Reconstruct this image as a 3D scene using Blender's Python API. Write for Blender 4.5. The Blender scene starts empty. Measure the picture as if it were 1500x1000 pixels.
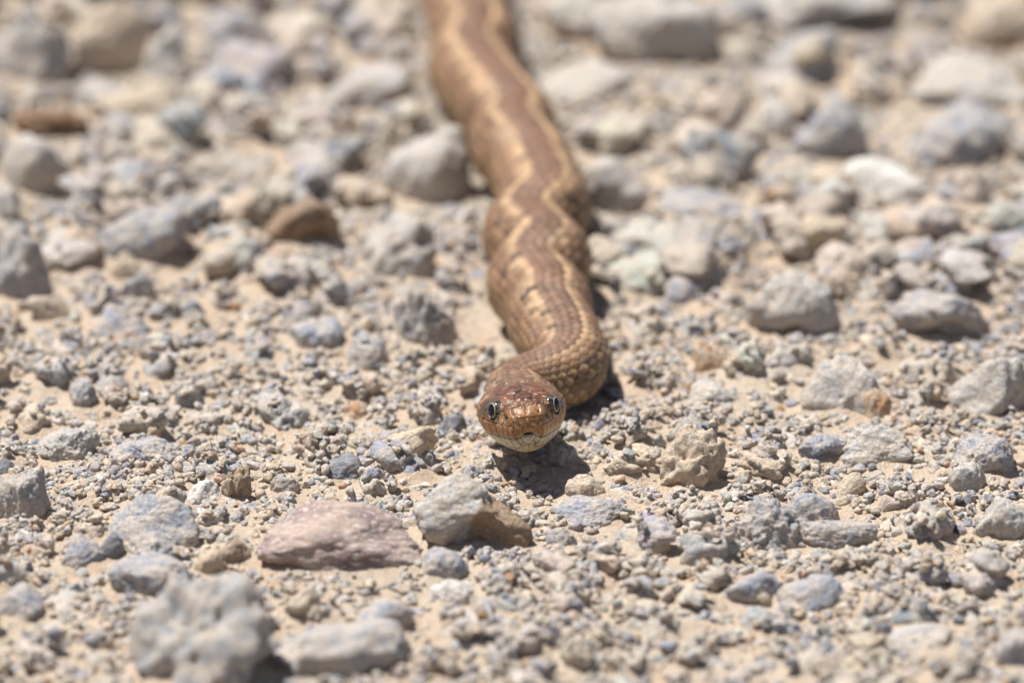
import bpy, bmesh, math
import numpy as np
from math import radians, sin, cos, pi

rng = np.random.default_rng(11)
scene = bpy.context.scene
COL = scene.collection

# ------------------------------------------------------------------ camera
PITCH = radians(20.0)
LENS, SENSOR, DIST = 400.0, 36.0, 2.56          # long lens, real metres
PXM = SENSOR / LENS * DIST / 1500.0              # metres per photo pixel at the focus distance
FWD = np.array([0, cos(PITCH), -sin(PITCH)])
UPV = np.array([0, sin(PITCH), cos(PITCH)])
RGT = np.array([1.0, 0, 0])
SNOUT_Z = 0.0170
SNOUT = np.array([(773 - 750) * PXM, 0.0, SNOUT_Z])
CAM = SNOUT - DIST * FWD - (773 - 750) * PXM * RGT + (621 - 500) * PXM * UPV

cam_d = bpy.data.cameras.new('camera')
cam_d.lens = LENS; cam_d.sensor_width = SENSOR
cam_d.clip_start = 0.05; cam_d.clip_end = 500
cam_d.dof.use_dof = True
cam_d.dof.focus_distance = DIST + 0.004
cam_d.dof.aperture_fstop = 9.5
cam = bpy.data.objects.new('camera', cam_d)
cam.location = CAM
cam.rotation_euler = (radians(90) - PITCH, 0, 0)
COL.objects.link(cam)
scene.camera = cam

# ------------------------------------------------------------------ sky and sun
SUN_TO = np.array([-0.36, 0.09, 1.0]); SUN_TO /= np.linalg.norm(SUN_TO)   # direction towards the sun
sun_el = math.asin(SUN_TO[2]); sun_az = math.atan2(SUN_TO[0], SUN_TO[1])
world = bpy.data.worlds.new('World'); scene.world = world; world.use_nodes = True
wn = world.node_tree
sky = wn.nodes.new('ShaderNodeTexSky'); sky.sky_type = 'NISHITA'; sky.sun_disc = False
sky.sun_elevation = sun_el; sky.sun_rotation = sun_az
bg = wn.nodes['Background']; bg.inputs['Strength'].default_value = 0.05
wn.links.new(sky.outputs[0], bg.inputs['Color'])
sl = bpy.data.lights.new('sun', 'SUN'); sl.energy = 5.0; sl.angle = radians(0.53); sl.color = (1.0, 0.965, 0.915)
so = bpy.data.objects.new('sun', sl); COL.objects.link(so)
so.rotation_euler = (0, 0, 0)
from mathutils import Vector
so.rotation_euler = Vector(SUN_TO).to_track_quat('Z', 'Y').to_euler()
so.location = (-0.6, 0.5, 2.0)
vs = scene.view_settings
vs.view_transform = 'Standard'; vs.look = 'None'; vs.gamma = 1.0; vs.use_curve_mapping = False
vs.exposure = 0.47

# ------------------------------------------------------------------ helpers
def project(p):
    d = np.asarray(p) - CAM
    z = d @ FWD; k = LENS / SENSOR * 1500.0
    return 750 + k * (d @ RGT) / z, 500 - k * (d @ UPV) / z

def unproject(px, py, z):
    k = LENS / SENSOR * 1500.0
    d = FWD + RGT * (px - 750) / k + UPV * (500 - py) / k
    return CAM + d * (z - CAM[2]) / d[2]

def hash3(ix, iy, iz, seed):
    h = (ix.astype(np.int64) * 374761393 + iy.astype(np.int64) * 668265263 + iz.astype(np.int64) * 2147483647 + seed * 974711) & 0xFFFFFFFF
    h = ((h ^ (h >> 13)) * 1274126177) & 0xFFFFFFFF
    h = ((h ^ (h >> 16)) * 2246822519) & 0xFFFFFFFF
    return ((h ^ (h >> 15)) & 0xFFFFFF) / float(0xFFFFFF)

def vnoise(p, seed=0):
    i = np.floor(p).astype(np.int64); f = p - i
    u = f * f * f * (f * (f * 6 - 15) + 10)
    out = 0
    for dx in (0, 1):
        wx = u[:, 0] if dx else 1 - u[:, 0]
        for dy in (0, 1):
            wy = u[:, 1] if dy else 1 - u[:, 1]
            for dz in (0, 1):
                wz = u[:, 2] if dz else 1 - u[:, 2]
                out = out + wx * wy * wz * hash3(i[:, 0] + dx, i[:, 1] + dy, i[:, 2] + dz, seed)
    return out * 2 - 1

def fbm(p, octaves=4, seed=0, gain=0.5):
    a, s, out = 1.0, 1.0, 0.0
    for o in range(octaves):
        out = out + a * vnoise(p * s + 17.3 * o, seed + o)
        a *= gain; s *= 2.03
    return out

def pchip(xs, ys, x):
    xs = np.asarray(xs, float); ys = np.asarray(ys, float)
    h = np.diff(xs); d = np.diff(ys) / h
    m = np.zeros_like(ys)
    m[0], m[-1] = d[0], d[-1]
    for k in range(1, len(xs) - 1):
        if d[k - 1] * d[k] > 0:
            w1, w2 = 2 * h[k] + h[k - 1], h[k] + 2 * h[k - 1]
            m[k] = (w1 + w2) / (w1 / d[k - 1] + w2 / d[k])
    k = np.clip(np.searchsorted(xs, x) - 1, 0, len(xs) - 2)
    t = (x - xs[k]) / h[k]
    return ((2 * t**3 - 3 * t**2 + 1) * ys[k] + (t**3 - 2 * t**2 + t) * h[k] * m[k]
            + (-2 * t**3 + 3 * t**2) * ys[k + 1] + (t**3 - t**2) * h[k] * m[k + 1])

def sstep(a, b, x):
    t = np.clip((x - a) / (b - a), 0, 1)
    return t * t * (3 - 2 * t)

def mesh_np(name, verts, faces, smooth=True):
    """faces: (n,3) or (n,4) integer array"""
    me = bpy.data.meshes.new(name)
    n, k = faces.shape
    me.vertices.add(len(verts)); me.vertices.foreach_set('co', np.ascontiguousarray(verts, np.float32).ravel())
    me.loops.add(n * k); me.loops.foreach_set('vertex_index', np.ascontiguousarray(faces, np.int32).ravel())
    me.polygons.add(n); me.polygons.foreach_set('loop_start', np.arange(0, n * k, k, dtype=np.int32))
    me.polygons.foreach_set('use_smooth', np.full(n, smooth, bool))
    me.update(calc_edges=True); me.validate()
    return me

def set_color(me, name, rgb):
    a = me.color_attributes.new(name, 'FLOAT_COLOR', 'POINT')
    c = np.ones((len(rgb), 4), np.float32); c[:, :3] = rgb
    a.data.foreach_set('color', c.ravel())

def add(name, me, mat=None, parent=None):
    o = bpy.data.objects.new(name, me); COL.objects.link(o)
    if mat is not None and not me.materials: me.materials.append(mat)
    if parent is not None: o.parent = parent
    return o

def tag(o, label=None, cat=None, group=None, kind=None):
    if label: o['label'] = label
    if cat: o['category'] = cat
    if group: o['group'] = group
    if kind: o['kind'] = kind
    return o

ICO = {}
def ico(level):
    if level not in ICO:
        bm = bmesh.new(); bmesh.ops.create_icosphere(bm, subdivisions=level, radius=1.0)
        v = np.array([x.co[:] for x in bm.verts]); f = np.array([[x.index for x in fc.verts] for fc in bm.faces])
        bm.free(); ICO[level] = (v / np.linalg.norm(v, axis=1)[:, None], f)
    return ICO[level]

def rock(level, seed, planes=14, sharp=9.0, rough=0.10, pits=0.0, dents=()):
    """unit-sized stone: a smooth intersection of random planes, weathered with noise"""
    r = np.random.default_rng(seed)
    d, f = ico(level)
    n = r.normal(size=(planes, 3)); n /= np.linalg.norm(n, axis=1)[:, None]
    h = r.uniform(0.72, 1.05, planes)
    q = np.maximum(d @ n.T, 0.0) / h
    inv = (np.sum(q ** sharp, axis=1) + 0.75 ** sharp) ** (1 / sharp)
    rad = 1.0 / inv
    p = d * rad[:, None]
    off = r.uniform(-50, 50, 3)
    rid = 0.5 - np.abs(fbm(p * 2.6 + off * 1.3, 3, seed + 21))
    rad = rad * (1 + rough * 1.25 * fbm(p * 1.5 + off, 2, seed) + rough * 0.12 * rid + rough * 0.55 * fbm(p * 4.6 + off, 3, seed + 7, 0.58) + rough * 0.16 * fbm(p * 13 + off, 2, seed + 9))
    if pits > 0:
        c = vnoise(p * 4.2 + off * 2, seed + 31)
        rad = rad - pits * sstep(0.45, 0.75, c)
    p = d * rad[:, None]
    for (dv, size, depth) in dents:
        dv = np.array(dv, float); dv /= np.linalg.norm(dv)
        a = np.arccos(np.clip(d @ dv, -1, 1)) + 0.12 * fbm(p * 3 + off, 2, seed + 3)
        p = p * (1 - depth * (1 - sstep(size * 0.45, size, a)))[:, None]
    p = p / np.abs(p).max(axis=0)
    return p, f

# ------------------------------------------------------------------ materials
def nodes_of(name):
    m = bpy.data.materials.new(name); m.use_nodes = True
    nt = m.node_tree
    return m, nt, nt.nodes['Principled BSDF']

def N(nt, typ, **kw):
    n = nt.nodes.new(typ)
    for k, v in kw.items():
        if k.startswith('in_'): n.inputs[k[3:].replace('_', ' ')].default_value = v
        else: setattr(n, k, v)
    return n

def noise(nt, pos, scale, detail=4.0, rough=0.55):
    n = N(nt, 'ShaderNodeTexNoise', in_Scale=scale, in_Detail=detail, in_Roughness=rough)
    nt.links.new(pos, n.inputs['Vector']); return n.outputs['Fac']

def maprange(nt, fac, a, b, c=0.0, d=1.0):
    n = N(nt, 'ShaderNodeMapRange'); n.interpolation_type = 'SMOOTHSTEP'
    n.inputs[1].default_value, n.inputs[2].default_value, n.inputs[3].default_value, n.inputs[4].default_value = a, b, c, d
    nt.links.new(fac, n.inputs[0]); return n.outputs[0]

def mix(nt, fac, a, b, blend='MIX'):
    n = N(nt, 'ShaderNodeMix', data_type='RGBA', blend_type=blend)
    for sock, v in ((n.inputs[0], fac), (n.inputs[6], a), (n.inputs[7], b)):
        if isinstance(v, (int, float)): sock.default_value = v
        elif isinstance(v, tuple): sock.default_value = (*v, 1.0)
        else: nt.links.new(v, sock)
    return n.outputs[2]

DUST = (0.62, 0.505, 0.385)

def stone_material(name, source, fine=1.0, flank=None):
    m, nt, bsdf = nodes_of(name)
    pos = N(nt, 'ShaderNodeNewGeometry').outputs['Position']
    if source == 'object':
        oi = N(nt, 'ShaderNodeObjectInfo'); src = oi.outputs['Color']
    else:
        src = N(nt, 'ShaderNodeAttribute', attribute_type='INSTANCER', attribute_name='stone_color').outputs['Color']
    patch = maprange(nt, noise(nt, pos, 300.0 * fine, 6.0, 0.66), 0.41, 0.56)
    dust = mix(nt, noise(nt, pos, 90.0, 3.0), DUST, (0.60, 0.54, 0.47))
    half = N(nt, 'ShaderNodeMath', operation='MULTIPLY', in_Value=0.0); nt.links.new(patch, half.inputs[0]); half.inputs[1].default_value = 0.70
    if source == 'object':
        h2 = N(nt, 'ShaderNodeMath', operation='MULTIPLY'); nt.links.new(half.outputs[0], h2.inputs[0]); nt.links.new(oi.outputs['Alpha'], h2.inputs[1]); half = h2
    base = mix(nt, half.outputs[0], src, dust)
    rust = maprange(nt, noise(nt, pos, 130.0, 4.0, 0.6), 0.64, 0.78, 0.0, 0.45)
    base = mix(nt, rust, base, (0.50, 0.30, 0.16))
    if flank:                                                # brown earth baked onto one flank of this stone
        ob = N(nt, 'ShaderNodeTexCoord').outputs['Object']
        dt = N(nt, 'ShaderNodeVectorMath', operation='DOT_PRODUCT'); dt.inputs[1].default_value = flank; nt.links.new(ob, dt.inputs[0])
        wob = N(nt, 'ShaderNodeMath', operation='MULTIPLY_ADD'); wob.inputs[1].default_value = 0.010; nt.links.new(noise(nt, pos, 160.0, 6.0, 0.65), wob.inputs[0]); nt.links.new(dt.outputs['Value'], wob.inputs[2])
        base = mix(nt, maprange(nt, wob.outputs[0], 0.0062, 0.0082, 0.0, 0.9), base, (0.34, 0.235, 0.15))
    grain = maprange(nt, noise(nt, pos, 1500.0, 6.0, 0.7), 0.30, 0.72, 0.72, 1.22)
    base = mix(nt, 1.0, base, grain, 'MULTIPLY')
    fleck = maprange(nt, noise(nt, pos, 2600.0, 2.0, 0.5), 0.66, 0.74, 0.0, 0.5)
    base = mix(nt, fleck, base, (0.72, 0.68, 0.62))
    nt.links.new(base, bsdf.inputs['Base Color'])
    bsdf.inputs['Roughness'].default_value = 0.93
    bsdf.inputs['Specular IOR Level'].default_value = 0.25
    b1 = N(nt, 'ShaderNodeBump', in_Strength=0.9, in_Distance=0.0014)
    nt.links.new(noise(nt, pos, 620.0, 8.0, 0.68), b1.inputs['Height'])
    nt.links.new(b1.outputs[0], bsdf.inputs['Normal'])
    return m

M_STONE = stone_material('dusty_stone', 'object', 0.8)
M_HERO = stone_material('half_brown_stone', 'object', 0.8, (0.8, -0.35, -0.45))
M_GRAVEL = stone_material('dusty_gravel', 'instancer')

def slab_material():
    m, nt, bsdf = nodes_of('purple_speckled_stone')
    pos = N(nt, 'ShaderNodeNewGeometry').outputs['Position']
    a = mix(nt, maprange(nt, noise(nt, pos, 160.0, 5.0), 0.40, 0.62), (0.245, 0.17, 0.163), (0.36, 0.28, 0.25))
    v = N(nt, 'ShaderNodeMapping'); v.inputs['Scale'].default_value = (0.45, 1.0, 1.6); nt.links.new(pos, v.inputs[0])
    fl = maprange(nt, noise(nt, v.outputs[0], 1000.0, 4.0, 0.62), 0.53, 0.61, 0.0, 0.8)
    a = mix(nt, fl, a, (0.66, 0.59, 0.54))
    d = maprange(nt, noise(nt, pos, 90.0, 4.0), 0.44, 0.62, 0.0, 0.7)
    a = mix(nt, d, a, (0.47, 0.36, 0.29))
    g = maprange(nt, noise(nt, pos, 1900.0, 5.0, 0.7), 0.3, 0.7, 0.72, 1.22)
    nt.links.new(mix(nt, 1.0, a, g, 'MULTIPLY'), bsdf.inputs['Base Color'])
    bsdf.inputs['Roughness'].default_value = 0.88
    b = N(nt, 'ShaderNodeBump', in_Strength=0.7, in_Distance=0.0009)
    nt.links.new(noise(nt, pos, 750.0, 8.0, 0.65), b.inputs['Height']); nt.links.new(b.outputs[0], bsdf.inputs['Normal'])
    return m
M_SLAB = slab_material()

def ground_material():
    m, nt, bsdf = nodes_of('dry_dirt')
    pos = N(nt, 'ShaderNodeNewGeometry').outputs['Position']
    a = mix(nt, maprange(nt, noise(nt, pos, 45.0, 5.0), 0.38, 0.62), (0.62, 0.515, 0.40), (0.62, 0.475, 0.35))
    a = mix(nt, maprange(nt, noise(nt, pos, 700.0, 6.0, 0.7), 0.45, 0.7, 0.0, 0.6), a, (0.58, 0.51, 0.42))
    g = maprange(nt, noise(nt, pos, 2200.0, 5.0, 0.7), 0.3, 0.7, 0.7, 1.25)
    nt.links.new(mix(nt, 1.0, a, g, 'MULTIPLY'), bsdf.inputs['Base Color'])
    bsdf.inputs['Roughness'].default_value = 0.97
    bsdf.inputs['Specular IOR Level'].default_value = 0.15
    b = N(nt, 'ShaderNodeBump', in_Strength=1.0, in_Distance=0.0016)
    nt.links.new(noise(nt, pos, 520.0, 9.0, 0.72), b.inputs['Height']); nt.links.new(b.outputs[0], bsdf.inputs['Normal'])
    return m
M_GROUND = ground_material()

def snake_material():
    m, nt, bsdf = nodes_of('snake_skin')
    pos = N(nt, 'ShaderNodeNewGeometry').outputs['Position']
    at = N(nt, 'ShaderNodeAttribute', attribute_name='skin_color')
    g = maprange(nt, noise(nt, pos, 1800.0, 5.0, 0.65), 0.3, 0.7, 0.80, 1.18)
    skin = mix(nt, 1.0, at.outputs['Color'], g, 'MULTIPLY')
    skin = mix(nt, maprange(nt, noise(nt, pos, 260.0, 6.0, 0.7), 0.46, 0.72, 0.0, 0.20), skin, (0.52, 0.43, 0.33))
    nt.links.new(skin, bsdf.inputs['Base Color'])
    ro = N(nt, 'ShaderNodeAttribute', attribute_name='skin_rough')
    nt.links.new(ro.outputs['Fac'], bsdf.inputs['Roughness'])
    bsdf.inputs['Specular IOR Level'].default_value = 0.45
    b = N(nt, 'ShaderNodeBump', in_Strength=0.35, in_Distance=0.00018)
    nt.links.new(noise(nt, pos, 2400.0, 4.0, 0.6), b.inputs['Height']); nt.links.new(b.outputs[0], bsdf.inputs['Normal'])
    return m
M_SNAKE = snake_material()

def eye_material(name, c1, c2, scale, rough=0.08):
    m, nt, bsdf = nodes_of(name)
    pos = N(nt, 'ShaderNodeNewGeometry').outputs['Position']
    nt.links.new(mix(nt, maprange(nt, noise(nt, pos, scale, 4.0, 0.6), 0.42, 0.6), c1, c2), bsdf.inputs['Base Color'])
    bsdf.inputs['Roughness'].default_value = rough
    return m
M_IRIS = eye_material('iris_dark', (0.018, 0.016, 0.017), (0.13, 0.115, 0.08), 1500.0)
M_RING = eye_material('iris_ring', (0.62, 0.55, 0.33), (0.42, 0.36, 0.20), 2500.0, 0.15)
M_PUPIL = eye_material('pupil_black', (0.004, 0.005, 0.009), (0.008, 0.010, 0.018), 900.0, 0.05)

# ------------------------------------------------------------------ snake centreline (needed by the ground)
HEAD_L = 24.0e-3
TH = np.array([-0.075, cos(radians(8)), -sin(radians(8))]); TH /= np.linalg.norm(TH)
ctrl = [SNOUT + TH * t for t in (0.0, .006, .012, .018, .024)]
rad_ctrl = [.0075] * 5
for (px, py, z, r) in [(750, 574, .0110, .0064), (766, 564, .0092, .0068), (798, 557, .0090, .0074), (824, 547, .0092, .0080),
                       (835, 531, .0095, .0087), (829, 512, .0100, .0091), (816, 490, .0104, .0095), (804, 468, .0107, .0098),
                       (806, 453, .0116, .0100), (792, 434, .0106, .0102), (776, 415, .0104, .0103), (788, 398, .0114, .0105), (803, 382, .0126, .0104), (786, 364, .0114, .0104), (769, 346, .0108, .0104), (782, 328, .0118, .0104),
                       (803, 308, .0132, .0104), (797, 288, .0124, .0104), (786, 268, .0116, .0104), (780, 248, .0124, .0104), (764, 228, .0132, .0104), (748, 208, .0121, .0104),
                       (756, 190, .0116, .0104), (744, 172, .0126, .0104), (722, 148, .0130, .0104), (702, 122, .0118, .0104), (688, 96, .0114, .0104), (700, 70, .0124, .0104), (690, 44, .0121, .0104), (678, 0, .0121, .0104),
                       (668, -48, .0121, .0104), (655, -100, .0120, .0104)]:
    ctrl.append(unproject(px, py, z)); rad_ctrl.append(r)
p_last = ctrl[-1]
for k in range(1, 15):                                  # the rest of the body beyond the frame, tapering into the tail
    r = 0.0104 * (1 - max(0, k - 3) / 12.0)
    ctrl.append(np.array([p_last[0] - 0.018 * k * 0.6 + 0.011 * sin(k * 0.9), p_last[1] + 0.030 * k, r + .0008])); rad_ctrl.append(max(r, .0011))
ctrl = np.array(ctrl); rad_ctrl = np.array(rad_ctrl)
cum = np.concatenate([[0], np.cumsum(np.linalg.norm(np.diff(ctrl, axis=0), axis=1))])
S_DENSE = np.linspace(0, cum[-1], 6000)
PC = np.stack([pchip(cum, ctrl[:, k], S_DENSE) for k in range(3)], axis=1)
RC = pchip(cum, rad_ctrl, S_DENSE)
def gsmooth(a, sig):
    n = int(sig * 4); k = np.exp(-0.5 * (np.arange(-n, n + 1) / sig) ** 2); k /= k.sum()
    pad = np.concatenate([2 * a[0] - a[n:0:-1], a, 2 * a[-1] - a[-2:-n - 2:-1]])
    return np.convolve(pad, k, 'valid')
ds = S_DENSE[1] - S_DENSE[0]
PS = np.stack([gsmooth(PC[:, k], 0.0023 / ds) for k in range(3)], axis=1)
wsm = sstep(.014, .026, S_DENSE)[:, None]
PC = PC * (1 - wsm) + PS * wsm

# ------------------------------------------------------------------ height field: ground relief, then stones settle on it
GX0, GX1, GY0, GY1, GR = -0.24, 0.24, -0.22, 0.52, 0.0005
nx, ny = int((GX1 - GX0) / GR) + 1, int((GY1 - GY0) / GR) + 1
gx = GX0 + GR * np.arange(nx); gy = GY0 + GR * np.arange(ny)
XX, YY = np.meshgrid(gx, gy)                           # H[iy, ix]

def relief(x, y):
    p = np.stack([x, y, np.zeros_like(x)], axis=1)
    return 0.0022 * fbm(p * 18 + 3.1, 2, 5) + 0.0008 * fbm(p * 75 + 9.2, 3, 6)

# distance to the snake axis on the ground plane, and the height of its underside
CEIL = np.full((ny, nx), 1.0)
NEAR = np.zeros((ny, nx))
for k in range(0, len(PC), 6):
    x, y, z = PC[k]; r = RC[k] if S_DENSE[k] > HEAD_L else 0.0095
    lo = z - (r if S_DENSE[k] > HEAD_L else 0.0085)
    ext = 0.034
    ix0, ix1 = np.searchsorted(gx, (x - ext, x + ext)); iy0, iy1 = np.searchsorted(gy, (y - ext, y + ext))
    if ix1 <= ix0 or iy1 <= iy0: continue
    d2 = (XX[iy0:iy1, ix0:ix1] - x) ** 2 + (YY[iy0:iy1, ix0:ix1] - y) ** 2
    u = z - np.sqrt(np.maximum(r * r - d2, 0)) * (z - lo) / r
    u[d2 > (r * 0.98) ** 2] = 1.0
    CEIL[iy0:iy1, ix0:ix1] = np.minimum(CEIL[iy0:iy1, ix0:ix1], u)
    NEAR[iy0:iy1, ix0:ix1] = np.maximum(NEAR[iy0:iy1, ix0:ix1], 1 - sstep(0.010, 0.032, np.sqrt(d2)))

H = relief(XX.ravel(), YY.ravel()).reshape(ny, nx)
H = H * (1 - NEAR) + (-0.0006) * NEAR
GROUND_H = H.copy()

def hf(a, x, y):
    ix = np.clip(np.rint((x - GX0) / GR).astype(int), 0, nx - 1); iy = np.clip(np.rint((y - GY0) / GR).astype(int), 0, ny - 1)
    return a[iy, ix]

def stamp(x, y, z, a, b, c, yaw=0.0):
    """raise the height field by the top half of an ellipsoid"""
    R = max(a, b)
    ix0, ix1 = np.searchsorted(gx, (x - R, x + R)); iy0, iy1 = np.searchsorted(gy, (y - R, y + R))
    if ix1 <= ix0 or iy1 <= iy0: return
    dx = XX[iy0:iy1, ix0:ix1] - x; dy = YY[iy0:iy1, ix0:ix1] - y
    u = (dx * cos(yaw) + dy * sin(yaw)) / a; v = (-dx * sin(yaw) + dy * cos(yaw)) / b
    q = 1 - u * u - v * v
    t = np.where(q > 0, z + c * np.sqrt(np.maximum(q, 0)) * 0.93, -1.0)
    H[iy0:iy1, ix0:ix1] = np.maximum(H[iy0:iy1, ix0:ix1], t)

def stamp_mesh(v, f):
    """raise the height field to a stone's real upper surface"""
    t = v[f]
    w = rng.dirichlet((1, 1, 1), 6)
    q = np.concatenate([v, t.mean(axis=1)] + [np.einsum('k,fkc->fc', k, t) for k in w])
    ix = np.rint((q[:, 0] - GX0) / GR).astype(int); iy = np.rint((q[:, 1] - GY0) / GR).astype(int)
    ok = (ix >= 0) & (ix < nx) & (iy >= 0) & (iy < ny)
    np.maximum.at(H, (iy[ok], ix[ok]), q[ok, 2])

# ------------------------------------------------------------------ ground
def build_ground():
    # fine sheet where gravel lies, stitched into one mesh with a coarse apron that reaches far out
    step = 2
    hx, hy = gx[::step], gy[::step]
    h = FILL[::step, ::step]
    xs = np.concatenate([[-60, -12, -3, -1.2, -0.6, -0.36], hx, [0.36, 0.6, 1.2, 3, 12, 60]])
    ys = np.concatenate([[-60, -12, -3, -1.2, -0.6, -0.36], hy, [0.7, 1.0, 1.6, 3, 12, 60]])
    Z = np.zeros((len(ys), len(xs))); Z[6:6 + len(hy), 6:6 + len(hx)] = h
    X, Y = np.meshgrid(xs, ys)
    v = np.stack([X.ravel(), Y.ravel(), Z.ravel()], axis=1)
    i = np.arange(len(v)).reshape(Z.shape)
    f = np.stack([i[:-1, :-1], i[:-1, 1:], i[1:, 1:], i[1:, :-1]], axis=-1).reshape(-1, 4)
    o = add('ground', mesh_np('ground', v, f), M_GROUND)
    tag(o, 'dry tan dirt of the track showing between the stones', kind='structure')

# ------------------------------------------------------------------ landmark stones
BLUE = (0.345, 0.36, 0.41); GREY = (0.42, 0.41, 0.41); PALE = (0.53, 0.505, 0.475); TAN = (0.60, 0.475, 0.35)
WHITE = (0.74, 0.70, 0.64); ORNG = (0.55, 0.33, 0.185); BROWN = (0.25, 0.145, 0.085); DARK = (0.25, 0.255, 0.28); PINK = (0.40, 0.29, 0.27)
CHALK = (0.86, 0.82, 0.75)
EARTH = (0.42, 0.315, 0.225)
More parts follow.
